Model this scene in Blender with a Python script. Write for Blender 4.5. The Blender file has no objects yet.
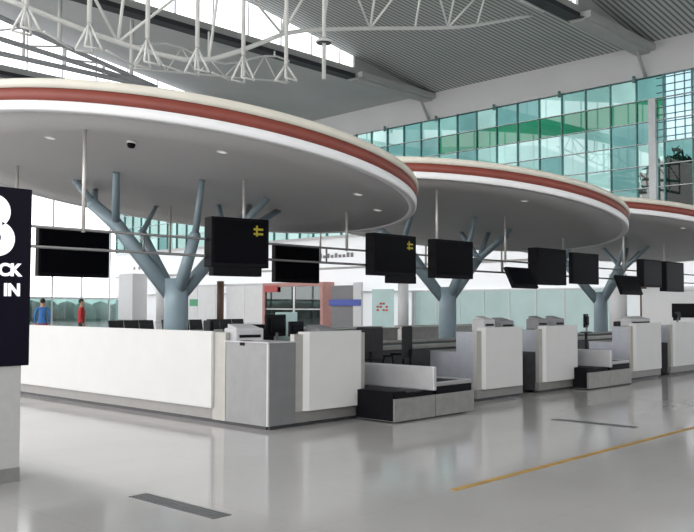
import bpy, bmesh, math, random
from mathutils import Vector, Matrix

sc = bpy.context.scene
COL = sc.collection
rnd = random.Random(7)
PI = math.pi

# ------------------------------------------------------------------ camera
TH, PITCH, ROLL = math.radians(42.8), math.atan(40.5 / 866), 0.003
fw = Vector((math.cos(TH) * math.cos(PITCH), math.sin(TH) * math.cos(PITCH), math.sin(PITCH)))
rt = Vector((math.sin(TH), -math.cos(TH), 0))
up = rt.cross(fw)
rt, up = rt * math.cos(ROLL) + up * math.sin(ROLL), up * math.cos(ROLL) - rt * math.sin(ROLL)
cam = bpy.data.cameras.new('camera')
cam.sensor_width = 36
cam.lens = 36 * 866 / 694
cam.clip_end = 500
camo = bpy.data.objects.new('camera', cam)
M3 = Matrix((rt, up, -fw)).transposed()
camo.matrix_world = Matrix.Translation((0, 0, 1.5)) @ M3.to_4x4()
COL.objects.link(camo)
sc.camera = camo

# ------------------------------------------------------------------ world (bright overcast sky), exposure
w = bpy.data.worlds.new('overcast_sky')
sc.world = w
w.use_nodes = True
nt = w.node_tree
bg = nt.nodes['Background']
tc = nt.nodes.new('ShaderNodeTexCoord')
sep = nt.nodes.new('ShaderNodeSeparateXYZ')
ramp = nt.nodes.new('ShaderNodeValToRGB')
ramp.color_ramp.elements[0].position = 0.0
ramp.color_ramp.elements[0].color = (0.97, 0.95, 0.93, 1)
ramp.color_ramp.elements[1].position = 0.6
ramp.color_ramp.elements[1].color = (0.98, 0.98, 1.0, 1)
nt.links.new(tc.outputs['Generated'], sep.inputs[0])
nt.links.new(sep.outputs['Z'], ramp.inputs[0])
nt.links.new(ramp.outputs[0], bg.inputs['Color'])
bg.inputs['Strength'].default_value = 2.7
sc.view_settings.view_transform = 'Standard'
sc.view_settings.look = 'None'
sc.view_settings.gamma = 1
sc.view_settings.use_curve_mapping = False
sc.view_settings.exposure = 0.24
sc.cycles.diffuse_bounces = 6
sc.cycles.transparent_max_bounces = 16

# ------------------------------------------------------------------ materials
MATS = {}


def mat(name, col, rough=0.5, metal=0.0, var=0.06, scale=6.0, bump=0.0, coat=0.0, spec=0.5):
    m = bpy.data.materials.new(name)
    m.use_nodes = True
    n, l = m.node_tree.nodes, m.node_tree.links
    p = n['Principled BSDF']
    p.inputs['Roughness'].default_value = rough
    p.inputs['Metallic'].default_value = metal
    p.inputs['Coat Weight'].default_value = coat
    p.inputs['Specular IOR Level'].default_value = spec
    t = n.new('ShaderNodeTexCoord')
    nz = n.new('ShaderNodeTexNoise')
    nz.inputs['Scale'].default_value = scale
    nz.inputs['Detail'].default_value = 4
    r = n.new('ShaderNodeValToRGB')
    a = [max(0, c * (1 - var)) for c in col]
    b = [min(1, c * (1 + var)) for c in col]
    r.color_ramp.elements[0].color = (*a, 1)
    r.color_ramp.elements[1].color = (*b, 1)
    r.color_ramp.elements[0].position = .3
    r.color_ramp.elements[1].position = .7
    l.new(t.outputs['Object'], nz.inputs['Vector'])
    l.new(nz.outputs['Fac'], r.inputs[0])
    l.new(r.outputs[0], p.inputs['Base Color'])
    if bump:
        bp = n.new('ShaderNodeBump')
        bp.inputs['Strength'].default_value = bump
        bp.inputs['Distance'].default_value = .01
        l.new(nz.outputs['Fac'], bp.inputs['Height'])
        l.new(bp.outputs[0], p.inputs['Normal'])
    MATS[name] = m
    return m


def glass(name, tint, gloss=0.12, var=0.15, rough=0.02):
    m = bpy.data.materials.new(name)
    m.use_nodes = True
    n, l = m.node_tree.nodes, m.node_tree.links
    n.remove(n['Principled BSDF'])
    out = n['Material Output']
    tr = n.new('ShaderNodeBsdfTransparent')
    gl = n.new('ShaderNodeBsdfGlossy')
    gl.inputs['Roughness'].default_value = rough
    gl.inputs['Color'].default_value = (.9, .95, .95, 1)
    mx = n.new('ShaderNodeMixShader')
    mx.inputs[0].default_value = gloss
    t = n.new('ShaderNodeTexCoord')
    nz = n.new('ShaderNodeTexNoise')
    nz.inputs['Scale'].default_value = .45
    nz.inputs['Detail'].default_value = 3
    r = n.new('ShaderNodeValToRGB')
    r.color_ramp.elements[0].color = (*[c * (1 - var) for c in tint], 1)
    r.color_ramp.elements[1].color = (*[min(1, c * (1 + var)) for c in tint], 1)
    r.color_ramp.elements[0].position = .35
    r.color_ramp.elements[1].position = .65
    l.new(t.outputs['Object'], nz.inputs['Vector'])
    l.new(nz.outputs['Fac'], r.inputs[0])
    l.new(r.outputs[0], tr.inputs[0])
    l.new(tr.outputs[0], mx.inputs[1])
    l.new(gl.outputs[0], mx.inputs[2])
    l.new(mx.outputs[0], out.inputs[0])
    MATS[name] = m
    return m


def floor_mat():
    m = mat('polished_tile', (.42, .41, .40), .10, 0, .03, .8)
    n, l = m.node_tree.nodes, m.node_tree.links
    p = n['Principled BSDF']
    t = n.new('ShaderNodeTexCoord')
    br = n.new('ShaderNodeTexBrick')
    br.offset = 0
    br.inputs['Scale'].default_value = 1
    br.inputs['Brick Width'].default_value = 1.05
    br.inputs['Row Height'].default_value = 1.05
    br.inputs['Mortar Size'].default_value = .003
    br.inputs['Mortar'].default_value = (.36, .355, .345, 1)
    src = p.inputs['Base Color'].links[0].from_socket
    l.new(t.outputs['Object'], br.inputs['Vector'])
    l.new(src, br.inputs['Color1'])
    l.new(src, br.inputs['Color2'])
    l.new(br.outputs['Color'], p.inputs['Base Color'])
    # polishing marks: roughness wanders a little
    nz = n.new('ShaderNodeTexNoise')
    nz.inputs['Scale'].default_value = 1.6
    mr = n.new('ShaderNodeMapRange')
    mr.inputs['To Min'].default_value = .07
    mr.inputs['To Max'].default_value = .15
    l.new(t.outputs['Object'], nz.inputs['Vector'])
    l.new(nz.outputs['Fac'], mr.inputs['Value'])
    l.new(mr.outputs[0], p.inputs['Roughness'])
    return m


def slat_mat():
    m = mat('ceiling_slats', (.56, .58, .56), .6, 0, .05, .3)
    n, l = m.node_tree.nodes, m.node_tree.links
    p = n['Principled BSDF']
    t = n.new('ShaderNodeTexCoord')
    wv = n.new('ShaderNodeTexWave')
    wv.bands_direction = 'Y'
    wv.inputs['Scale'].default_value = 2 * PI / 20 / .30      # one slat each 0.30 m
    mx = n.new('ShaderNodeMix')
    mx.data_type = 'RGBA'
    r = n.new('ShaderNodeValToRGB')
    r.color_ramp.elements[0].position = .28
    r.color_ramp.elements[1].position = .42
    src = p.inputs['Base Color'].links[0].from_socket
    l.new(t.outputs['Object'], wv.inputs['Vector'])
    l.new(wv.outputs['Fac'], r.inputs[0])
    l.new(r.outputs[0], mx.inputs['Factor'])
    mx.inputs['A'].default_value = (.17, .175, .175, 1)
    l.new(src, mx.inputs['B'])
    l.new(mx.outputs['Result'], p.inputs['Base Color'])
    return m


FLOOR = floor_mat()
SLAT = slat_mat()
WHITE = mat('white_laminate', (.63, .63, .615), .35, 0, .02, 3)
WALLW = mat('white_wall_paint', (.72, .72, .73), .7, 0, .03, .6)
STEEL = mat('brushed_steel', (.52, .51, .50), .34, .85, .05, 9)
STEELB = mat('blue_grey_steel', (.40, .42, .47), .38, .6, .06, 7)
EDGE = mat('warm_steel_edge', (.42, .41, .385), .45, .35, .05, 6)
STEELP = mat('satin_steel_post', (.25, .25, .255), .42, .6, .05, 6)
STEELL = mat('pale_satin_steel', (.52, .52, .53), .40, .3, .05, 6)
STEELD = mat('dull_steel_plate', (.34, .335, .32), .42, .6, .10, 7)
KICK = mat('steel_kickplate', (.27, .265, .255), .45, .45, .05, 5)
BLACK = mat('black_plastic', (.006, .006, .008), .5, 0, .2, 9, spec=.1)
RUBBER = mat('black_rubber_belt', (.022, .022, .024), .7, 0, .2, 14)
DARKMET = mat('dark_metal', (.07, .07, .075), .45, .4, .15, 8)
SCREEN = mat('dark_screen_glass', (.004, .004, .006), .3, 0, .1, 2, spec=.05)
SIGNBLK = mat('navy_black_sign_face', (.006, .005, .013), .4, 0, .1, 2, spec=.12)
SIGNTXT = mat('white_sign_letters', (.86, .86, .9), .5, 0, .02, 4)
_p = SIGNTXT.node_tree.nodes['Principled BSDF']      # letters are lit from behind
_p.inputs['Emission Color'].default_value = (1, 1, 1, 1)
_p.inputs['Emission Strength'].default_value = .45
PLINTH = mat('pale_stone_plinth', (.47, .47, .45), .5, 0, .04, 12)
PLKICK = mat('grey_stone_skirting', (.22, .22, .215), .4, 0, .06, 12)
SOFFIT = mat('grey_canopy_soffit', (.56, .55, .55), .55, 0, .03, .7)
CREAM = mat('cream_canopy_edge', (.70, .67, .58), .5, 0, .04, 2)
LIP = mat('white_canopy_lip', (.84, .84, .85), .45, 0, .02, 2)
RED = mat('oxide_red_band', (.23, .052, .036), .5, 0, .08, 3)
TREE = mat('blue_grey_painted_steel', (.29, .38, .43), .42, .1, .06, 3)
RAIL = mat('grey_tube', (.20, .20, .20), .4, .5, .08, 8)
ROD = mat('pale_tube', (.62, .60, .57), .4, .3, .05, 8)
TRUSS = mat('white_truss_paint', (.84, .84, .82), .5, 0, .04, 2)
TRUSSG = mat('grey_truss_paint', (.40, .41, .43), .5, 0, .05, 2)
BEAMG = mat('grey_beam_cladding', (.46, .46, .455), .6, 0, .04, .7)
SOFF2 = mat('smooth_grey_ceiling', (.50, .51, .51), .6, 0, .06, .25)
BEAMD = mat('dark_beam_gutter', (.03, .032, .04), .6, 0, .1, 1)
BEAMD2 = mat('slate_wall_cladding', (.28, .28, .28), .6, 0, .08, .5)
MULL = mat('slate_mullion', (.16, .30, .30), .5, .2, .1, 2)
MULLW = mat('white_mullion', (.7, .72, .74), .5, 0, .04, 2)
YELLOW = mat('ochre_floor_tape', (.38, .23, .055), .45, 0, .25, 6)
STRIP = mat('dark_grey_floor_inset', (.13, .135, .14), .3, .2, .12, 10)
STICK = mat('yellow_sticker', (.50, .42, .02), .5, 0, .1, 20)
LAMP = mat('lamp_diffuser', (.85, .85, .82), .4, 0, .02, 5)
def frosted(name, col, k):
    m = mat(name, col, .5, 0, .03, .5)
    n, l = m.node_tree.nodes, m.node_tree.links
    out, p = n['Material Output'], n['Principled BSDF']
    tl = n.new('ShaderNodeBsdfTranslucent')
    tl.inputs['Color'].default_value = (*col, 1)
    mx = n.new('ShaderNodeMixShader')
    mx.inputs[0].default_value = k
    l.new(p.outputs[0], mx.inputs[1])
    l.new(tl.outputs[0], mx.inputs[2])
    l.new(mx.outputs[0], out.inputs[0])
    return m


WALLTL = frosted('translucent_white_wall', (.80, .82, .84), .34)  # white wall made translucent so sky light brightens it
_p = LAMP.node_tree.nodes['Principled BSDF']
_p.inputs['Emission Color'].default_value = (1, .96, .9, 1)
_p.inputs['Emission Strength'].default_value = .35
PALE = mat('frosted_aqua_glass', (.50, .68, .67), .25, 0, .05, .8)
SALMON = mat('salmon_frame', (.55, .28, .25), .5, 0, .06, 3)
SHOP = mat('dim_shop_interior', (.08, .12, .11), .6, 0, .4, 2.5)
BLUE = mat('blue_sign_face', (.06, .10, .45), .4, 0, .1, 3)
BROWN = mat('brown_stone', (.10, .055, .035), .5, 0, .15, 4)
REDP = mat('red_print', (.55, .08, .07), .5, 0, .05, 3)
GREYEQ = mat('grey_plastic', (.22, .22, .23), .5, 0, .08, 9)
PALEEQ = mat('pale_grey_plastic', (.48, .48, .49), .5, 0, .06, 9)
FABRIC = mat('black_chair_fabric', (.018, .018, .02), .85, 0, .2, 30, bump=.2)
SKIN = mat('skin', (.45, .27, .19), .6, 0, .05, 20)
HAIR = mat('black_hair', (.012, .01, .009), .6, 0, .2, 30)
CLB = mat('blue_shirt_cloth', (.04, .16, .42), .8, 0, .1, 12)
CLR = mat('red_jacket_cloth', (.42, .03, .03), .8, 0, .1, 12)
CLD = mat('dark_trouser_cloth', (.03, .03, .04), .8, 0, .1, 12)
CLM = mat('maroon_trouser_cloth', (.30, .05, .06), .8, 0, .1, 12)
LEAF = mat('tree_foliage', (.03, .09, .035), .8, 0, .5, 1.2)
GRASS = mat('outside_paving', (.32, .33, .30), .9, 0, .1, .2)
HEDGE = mat('grey_green_hedge', (.34, .38, .35), .9, 0, .3, .6)
T1 = glass('aqua_glass', (.078, .165, .156))
T2 = glass('pale_aqua_glass', (.125, .22, .21))
T3 = glass('deep_aqua_glass', (.05, .12, .118), .03)
T4 = glass('green_glass', (.008, .075, .042), .08)
T5 = glass('ice_glass', (.22, .32, .36), .05)
CLEAR = glass('clear_glazing', (.93, .95, .97), .05, .02)
SCRG = glass('aqua_glass_screen', (.45, .70, .72), .15, .05)


# ------------------------------------------------------------------ mesh helpers
class B:
    def __init__(self):
        self.bm = bmesh.new()
        self.mi = 0

    def _f(self, vs):
        try:
            f = self.bm.faces.new(vs)
            f.material_index = self.mi
            return f
        except ValueError:
            return None

    def box(self, x0, x1, y0, y1, z0, z1, bev=0.0, seg=2):
        vs = [self.bm.verts.new((x, y, z)) for z in (z0, z1) for x, y in ((x0, y0), (x1, y0), (x1, y1), (x0, y1))]
        fs = [self._f([vs[i] for i in q]) for q in
              ((3, 2, 1, 0), (4, 5, 6, 7), (0, 1, 5, 4), (1, 2, 6, 5), (2, 3, 7, 6), (3, 0, 4, 7))]
        if bev:
            es = set()
            for f in fs:
                es.update(f.edges)
            bmesh.ops.bevel(self.bm, geom=list(es), offset=bev, segments=seg, affect='EDGES', profile=.5)
        return self

    def prism(self, pts, axis, a0, a1):
        """polygon pts in the two other axes, extruded along axis (0 x, 1 y, 2 z)"""
        def mk(p, a):
            v = list(p)
            v.insert(axis, a)
            return self.bm.verts.new(v)
        lo = [mk(p, a0) for p in pts]
        hi = [mk(p, a1) for p in pts]
        self._f(lo[::-1])
        self._f(hi)
        n = len(pts)
        for i in range(n):
            self._f([lo[i], lo[(i + 1) % n], hi[(i + 1) % n], hi[i]])
        return self

    def tube(self, pts, r, n=12, r1=None, cap=True):
        pts = [Vector(p) for p in pts]
        r1 = r if r1 is None else r1
        rings = []
        ref = None
        for i, p in enumerate(pts):
            if i == 0:
                d = pts[1] - p
            elif i == len(pts) - 1:
                d = p - pts[i - 1]
            else:
                d = (pts[i + 1] - p).normalized() + (p - pts[i - 1]).normalized()
            d.normalize()
            if ref is None:
                ref = Vector((0, 0, 1)) if abs(d.z) < .9 else Vector((1, 0, 0))
            u = d.cross(ref).normalized()
            v = d.cross(u).normalized()
            ref = -v if False else ref
            rr = r + (r1 - r) * i / (len(pts) - 1)
            rings.append([self.bm.verts.new(p + (u * math.cos(2 * PI * k / n) + v * math.sin(2 * PI * k / n)) * rr)
                          for k in range(n)])
        for a, b in zip(rings, rings[1:]):
            for k in range(n):
                f = self._f([a[k], a[(k + 1) % n], b[(k + 1) % n], b[k]])
                if f and n > 5:
                    f.smooth = True
        if cap:
            self._f(rings[0])
            self._f(rings[-1][::-1])
        return self

    def lathe(self, prof, n=48, c=(0, 0, 0), smooth=True):
        rings = []
        for r, z in prof:
            if r < 1e-6:
                rings.append([self.bm.verts.new((c[0], c[1], c[2] + z))])
            else:
                rings.append([self.bm.verts.new((c[0] + r * math.cos(2 * PI * k / n), c[1] + r * math.sin(2 * PI * k / n), c[2] + z))
                              for k in range(n)])
        for a, b in zip(rings, rings[1:]):
            for k in range(n):
                k2 = (k + 1) % n
                if len(a) == 1 and len(b) == 1:
                    continue
                if len(a) == 1:
                    f = self._f([a[0], b[k2], b[k]])
                elif len(b) == 1:
                    f = self._f([a[k], a[k2], b[0]])
                else:
                    f = self._f([a[k], a[k2], b[k2], b[k]])
                if f:
                    f.smooth = smooth
        return self

    def ball(self, c, r, sub=3, sq=(1, 1, 1)):
        m = Matrix.Translation(c) @ Matrix.Diagonal((*[r * s for s in sq], 1))
        g = bmesh.ops.create_icosphere(self.bm, subdivisions=sub, radius=1, matrix=m)
        for v in g['verts']:
            for f in v.link_faces:
                f.smooth = True
                f.material_index = self.mi
        return self

    def quad(self, *ps):
        self._f([self.bm.verts.new(p) for p in ps])
        return self

    def done(self, name, mats, parent=None, loc=None, M=None, recalc=True):
        if recalc:
            bmesh.ops.recalc_face_normals(self.bm, faces=self.bm.faces[:])
        me = bpy.data.meshes.new(name)
        self.bm.to_mesh(me)
        self.bm.free()
        for m in (mats if isinstance(mats, (list, tuple)) else [mats]):
            me.materials.append(m)
        o = bpy.data.objects.new(name, me)
        COL.objects.link(o)
        if parent:
            o.parent = parent
        if loc:
            o.location = loc
        if M is not None:
            o.matrix_basis = M
        return o


def tag(o, label, cat, group=None):
    o['label'] = label
    o['category'] = cat
    if group:
        o['group'] = group
    return o


def thing(name, label, cat, loc=(0, 0, 0), rz=0, group=None, M=None):
    o = bpy.data.objects.new(name, None)
    o.empty_display_size = .2
    COL.objects.link(o)
    o.location = loc
    o.rotation_euler = (0, 0, rz)
    if M is not None:
        o.matrix_basis = M
    return tag(o, label, cat, group)


def struct(o):
    o['kind'] = 'structure'
    return o


def dup(root, label=None, loc=None, rz=None):
    r = root.copy()
    COL.objects.link(r)
    if label:
        r['label'] = label
    if loc is not None:
        r.location = loc
    if rz is not None:
        r.rotation_euler = (0, 0, rz)
    for ch in list(root.children):
        c = ch.copy()
        COL.objects.link(c)
        c.parent = r
        for g in list(ch.children):
            d = g.copy()
            COL.objects.link(d)
            d.parent = c
    return r


# ------------------------------------------------------------------ the hall
def wx(y):                                  # the glazed side wall runs very nearly along y
    return 45 + .05 * (y - 17)


def wallbox(b, y0, y1, z0, z1, d0, d1):
    """box lying along the side wall, from depth d0 to d1 in front (-) or behind (+) of it"""
    p = [(wx(y0) + d0, y0), (wx(y0) + d1, y0), (wx(y1) + d1, y1), (wx(y1) + d0, y1)]
    return b.prism(p, 2, z0, z1)


b = B()
b.box(-32, 52, -16, 80, -.3, 0)
struct(b.done('floor', FLOOR))
b = B()
b.box(-140, 260, -150, 260, -.62, -.32)
struct(b.done('ground', GRASS))

YB = [-10.7, 4.6, 19.9, 35.2, 50.5, 65.8, 76]     # roof bays step along y


def zhi(x):
    return 15.75 + .135 * (46 - x)


def zlow(x):
    return 15.75


X0 = -9
for i in range(6):
    ya, yb = YB[i], YB[i + 1]
    b = B()
    NX, NY = 16, 8
    g = {}
    for lay in (0, 1):
        for a in range(NX + 1):
            for c in range(NY + 1):
                y = ya + (yb - ya) * c / NY
                x = X0 + (wx(y) + .4 - X0) * a / NX
                z = 15.75 + (zhi(x) - 15.75) * c / NY + lay * .3
                g[lay, a, c] = b.bm.verts.new((x, y, z))
    for a in range(NX):
        for c in range(NY):
            b._f([g[0, a, c], g[0, a, c + 1], g[0, a + 1, c + 1], g[0, a + 1, c]])
            b._f([g[1, a, c], g[1, a + 1, c], g[1, a + 1, c + 1], g[1, a, c + 1]])
    for a in range(NX):
        b._f([g[0, a, 0], g[0, a + 1, 0], g[1, a + 1, 0], g[1, a, 0]])
        b._f([g[0, a, NY], g[1, a, NY], g[1, a + 1, NY], g[0, a + 1, NY]])
    for c in range(NY):
        b._f([g[0, 0, c], g[1, 0, c], g[1, 0, c + 1], g[0, 0, c + 1]])
        b._f([g[0, NX, c], g[0, NX, c + 1], g[1, NX, c + 1], g[1, NX, c]])
    struct(b.done('ceiling', SOFF2 if i in (3, 4) else SLAT))

# beams under each step of the roof, with the upright glazing above them
n = 1
for y in YB[1:5]:
    xe = wx(y)
    b = B()
    b.box(X0, xe - 7.5, y - .25, y + .45, 15.38, 15.62)
    struct(b.done('trim_%d' % n, BEAMD)); n += 1
    b = B()
    b.box(X0, xe, y - .18, y + .40, 15.62, 16.0)
    b.box(xe - 7.4, xe, y - .75, y + .15, 15.36, 15.7, .03)
    b.box(xe - 7.4, xe, y - .45, y + .35, 15.25, 15.5, .03)
    b.prism([(xe - 7.4, 16.0), (xe, 16.0), (xe, zhi(xe)), (xe - 7.4, zhi(xe - 7.4))], 1, y - .1, y + .05)
    struct(b.done('trim_%d' % n, BEAMG)); n += 1
    b = B()
    x = X0 + .8
    k = 0
    wn = B()
    wn.quad((X0, y + .1, 16.0), (xe - 7.4, y + .1, 16.0), (xe - 7.4, y + .1, zhi(xe - 7.4)), (X0, y + .1, zhi(X0)))
    wo = struct(wn.done('window_%d' % (n + 10), CLEAR))
    while x < xe - 7.5:
        b.box(x - .03, x + .03, y + .04, y + .16, 16.0, zhi(x) + .05)
        x += 2.4
    b.done('mullion', MULLW, wo)

# strut between the end of each beam and the glazing head
for y in (19.9, 35.2):
    b = B()
    b.tube([(wx(y) - .9, y - .1, 15.3), (wx(y) - .1, y - .2, 14.0)], .09, 8)
    struct(b.done('trim_%d' % n, TRUSSG)); n += 1

# side wall: white band, aqua curtain wall, white upper storey, ground storey
b = B()
wallbox(b, -10.7, 76, 14.0, 16.4, 0, .4)
wallbox(b, -10.7, 76, 6.55, 6.75, -.02, .3)
wallbox(b, -10.7, 76, 2.5, 2.6, -.02, .3)
struct(b.done('wall_right', WALLW))
b = B()
for y0, y1, z0, z1 in ((-10.7, 76, 2.6, 6.55), (-10.7, 76, 0, 2.5)):
    b.quad((wx(y0) + .05, y0, z0), (wx(y1) + .05, y1, z0), (wx(y1) + .05, y1, z1), (wx(y0) + .05, y0, z1))
struct(b.done('window_4', WALLTL))  # wall sheets that pass sky light, added to brighten the storeys
b = B()
rows = [6.75, 7.95, 9.15, 10.35, 11.55, 12.75, 14.0]
ys = [-10.7 + 1.55 * k for k in range(57)]
for r in range(6):
    for k in range(56):
        y0, y1 = ys[k], ys[k + 1]
        green = r == 4 and 14 < y0 < 60
        u = rnd.random()
        if 16 < y0 + .8 < 19.3 and r >= 3:
            b.mi = 4
        elif green:
            b.mi = 3 if (17 < y0 < 33) and u < .9 else (2 if u < .6 else 3)
        elif 16 < y0 + .8 < 19.3:
            b.mi = 4 if r >= 3 else 2
        elif 19.4 < y0 < 21.0 and r < 4:
            b.mi = 2
        else:
            b.mi = 1 if u < .35 else (0 if u < .85 else 2)
            if 21 < y0 < 24 and r < 3:
                b.mi = 1
        z0, z1 = rows[r], rows[r + 1]
        b.quad((wx(y0) + .1, y0, z0), (wx(y1) + .1, y1, z0), (wx(y1) + .1, y1, z1), (wx(y0) + .1, y0, z1))
wr = struct(b.done('window_1', [T1, T2, T3, T4, T5]))
b = B()
for k in range(57):
    wallbox(b, ys[k] - .028, ys[k] + .028, 6.75, 14.0, -.02, .16)
b.done('mullion', MULL, wr)
b = B()
for z in rows[1:-1]:
    wallbox(b, -10.7, 76, z - .02, z + .02, .0, .16)
b.done('transom', MULLW, wr)
b = B()
for k in range(5):
    wallbox(b, 16.55 + k * .52, 16.58 + k * .52, 10.35, 14.0, .0, .12)
for k in range(9):
    wallbox(b, 16.35, 19.15, 10.6 + k * .4, 10.63 + k * .4, .0, .12)
b.done('glazing_bar', MULL, wr)
b = B()
for y in ys[2::3]:
    b.tube([(wx(y) - .25, y, 13.75), (wx(y) - .25, y, 14.1)], .09, 8)
    b.tube([(wx(y) - .3, y, 13.9), (wx(y) + .05, y, 13.9)], .04, 6)
b.done('glazing_clamp', MULL, wr)
b = B()
wallbox(b, 19.15, 19.55, 6.75, 12.7, -.15, .2)
struct(b.done('trim_%d' % n, MULLW)); n += 1

# end wall: low misty glazing, bright glazing above
b = B()
YE = 74
for k in range(21):
    x = -14 + k * 3.0
    b.box(x - .06, x + .06, YE - .1, YE + .1, 0, 16)
b.box(-14, 48, YE - .12, YE + .12, 2.1, 2.3)
b.box(-14, 48, YE - .12, YE + .12, 11.6, 17.2)
wl = struct(b.done('wall_back', MULLW))
b = B()
b.quad((-14, YE, 2.3), (48, YE, 2.3), (48, YE, 11.6), (-14, YE, 11.6))
struct(b.done('window_2', CLEAR))
b = B()
b.quad((-14, YE, 0), (48, YE, 0), (48, YE, 2.1), (-14, YE, 2.1))
struct(b.done('window_3', T2))
# unseen landside wall behind the camera, its upper band opened to add daylight
b = B()
b.box(-14, 46, -11.0, -10.7, 0, 7.0)
b.box(-14, 46, -11.0, -10.7, 13.2, 16.4)
for k in range(13):
    b.box(-14 + k * 4.98, -13.8 + k * 4.98, -11.0, -10.7, 7.0, 13.2)
struct(b.done('wall_front', BEAMD2))
b = B()
b.quad((-14, -10.85, 7.0), (46, -10.85, 7.0), (46, -10.85, 13.2), (-14, -10.85, 13.2))
struct(b.done('window_5', CLEAR))  # unseen glazed band added for light on floor and desk fronts


# what stands outside the glass
def leafy_tree(c, r, n, name, label, cat):
    t = thing(name, label, cat, (c[0], c[1], -.32))
    bb = B()
    for k in range(n):
        d = Vector((rnd.gauss(0, 1), rnd.gauss(0, 1), rnd.gauss(0, .9))).normalized()
        q = d * r * rnd.uniform(.15, 1) ** .5 * (.75 + .25 * math.sin(d.x * 5 + d.z * 4) * math.cos(d.y * 6))
        p = q + Vector((0, 0, c[2]))
        u = Vector((rnd.gauss(0, 1), rnd.gauss(0, 1), rnd.gauss(0, 1))).normalized()
        v = u.orthogonal().normalized()
        a, e = u * rnd.uniform(.2, .36), v * rnd.uniform(.10, .19)
        bb.quad(p - a, p - e, p + a, p + e)
    bb.done('foliage', LEAF, t, recalc=False)
    tr = B()
    tr.tube([(0, 0, 0), (.1, 0, c[2] * .5), (0, .1, c[2])], .28, 8, .15)
    tr.done('trunk', BROWN, t)
    return t


leafy_tree((53.5, 21.0, 8.6), 3.3, 9000, 'leafy_tree', 'dark leafy tree outside the aqua glass at far right', 'tree')
b = B()
for k in range(40):
    b.ball((-20 + k * 2.0, 82 + rnd.uniform(-.5, .5), .5 + rnd.uniform(-.2, .2)), 1.5, 2, (1, .8, 1))
ho = b.done('hedge', HEDGE)
tag(ho, 'long grey green hedge outside the bright end windows', 'hedge')
ho['kind'] = 'stuff'

# ------------------------------------------------------------------ roof trusses
CH = [(9.5, 9.3), (12.3, 8.95), (13.76, 8.84), (15.3, 8.83), (16.44, 9.07), (17.8, 9.68), (19.45, 10.59), (20.76, 11.05), (23.9, 11.85),
      (27, 12.6), (29.94, 13.36), (32.7, 14.3), (35.5, 15.28)]


def ch(x):
    for (a, za), (c, zc) in zip(CH, CH[1:]):
        if a <= x <= c:
            return za + (zc - za) * (x - a) / (c - a)
    return CH[0][1] if x < CH[0][0] else CH[-1][1]


t = thing('roof_truss', 'white tubular roof truss with hangers, curving down from roof beam at top centre', 'truss', (0, 21, 0))
NT = [9.5 + 1.0 * k for k in range(27)]
for nm, dy, dz in (('chord', 0, 0), ('chord', -.6, 2.9)):
    b = B()
    b.tube([(x, dy, min(ch(x) + dz, 15.32 + .05 * (dy > 0))) for x in NT], .075 if dz == 0 else .06, 8)
    b.done(nm, TRUSS, t)
nodes = [10.4, 13.2, 16.4, 19.45, 21.4, 23.9, 26.6, 28.8, 30.9]
for i, x in enumerate(nodes):
    z = ch(x)
    for dy in (-.6,):
        zt = min(z + 2.9, 15.32)
        if zt - z > .5:
            b = B()
            b.tube([(x, 0, z), (x, dy, min(ch(x) + 2.9, 15.32))], .045, 6)
            b.done('web', TRUSS, t)
            if i + 1 < len(nodes):
                x2 = nodes[i + 1]
                b = B()
                if i % 2:
                    b.tube([(x, 0, z), (x2, dy, min(ch(x2) + 2.9, 15.32))], .045, 6)
                else:
                    b.tube([(x, dy, zt), (x2, 0, ch(x2))], .045, 6)
                b.done('web', TRUSS, t)
# hangers with splayed feet and the small lattice they carry
HG = [(10.5, 9.25, 8.55), (12.3, 9.2, 8.46), (14.17, 9.2, 8.44), (15.95, 9.35, 8.59), (17.77, 9.5, 8.7), (19.64, 9.6, 9.05)]
HG = [(x * .974, 1.5 + (a - 1.5) * .974, 1.5 + (c - 1.5) * .974) for x, a, c in HG]
for x, za, zb in HG:
    b = B()
    b.tube([(x, -.55, za), (x, -.55, 15.7)], .068, 10)
    h = b.done('hanger', TRUSS, t)
    for dx, dy in ((-.26, -.24), (.26, -.24), (.26, .24), (-.26, .24)):
        b = B()
        b.tube([(x, -.55, za), (x + dx, -.55 + dy, zb)], .035, 6)
        b.done('foot', TRUSS, h)
    for s in (-.24, .24):
        b = B()
        b.tube([(x - .26, -.55 + s, zb), (x + .26, -.55 + s, zb)], .03, 6)
        b.done('foot_bar', TRUSS, h)
b = B()
b.tube([(21.15, -.3, 9.35), (21.15, -.3, 15.7)], .07, 10)
b.done('hanger', TRUSS, t)
for (x, za, zb), (x2, zc, zd) in list(zip(HG, HG[1:]))[:4]:
    b = B()
    b.tube([(x + .32, -.85, zb), (x2 - .32, -.25, zd)], .028, 6)
    b.done('lattice_bar', TRUSS, t)
# lamp saucer on the last hanger
t2 = thing('pendant_lamp', 'small grey saucer lamp on a white roof hanger at top centre', 'lamp', (21.15, 20.7, 10.62))
b = B()
b.lathe([(.09, .16), (.12, .12), (.28, .07), (.30, .03), (.28, 0), (.09, 0)], 24)
b.done('shade', TRUSS, t2)
b = B()
b.lathe([(.09, -.01), (.26, -.01), (.26, -.03), (.09, -.03), (.09, -.01)], 24)
b.done('diffuser', DARKMET, t2)

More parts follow.
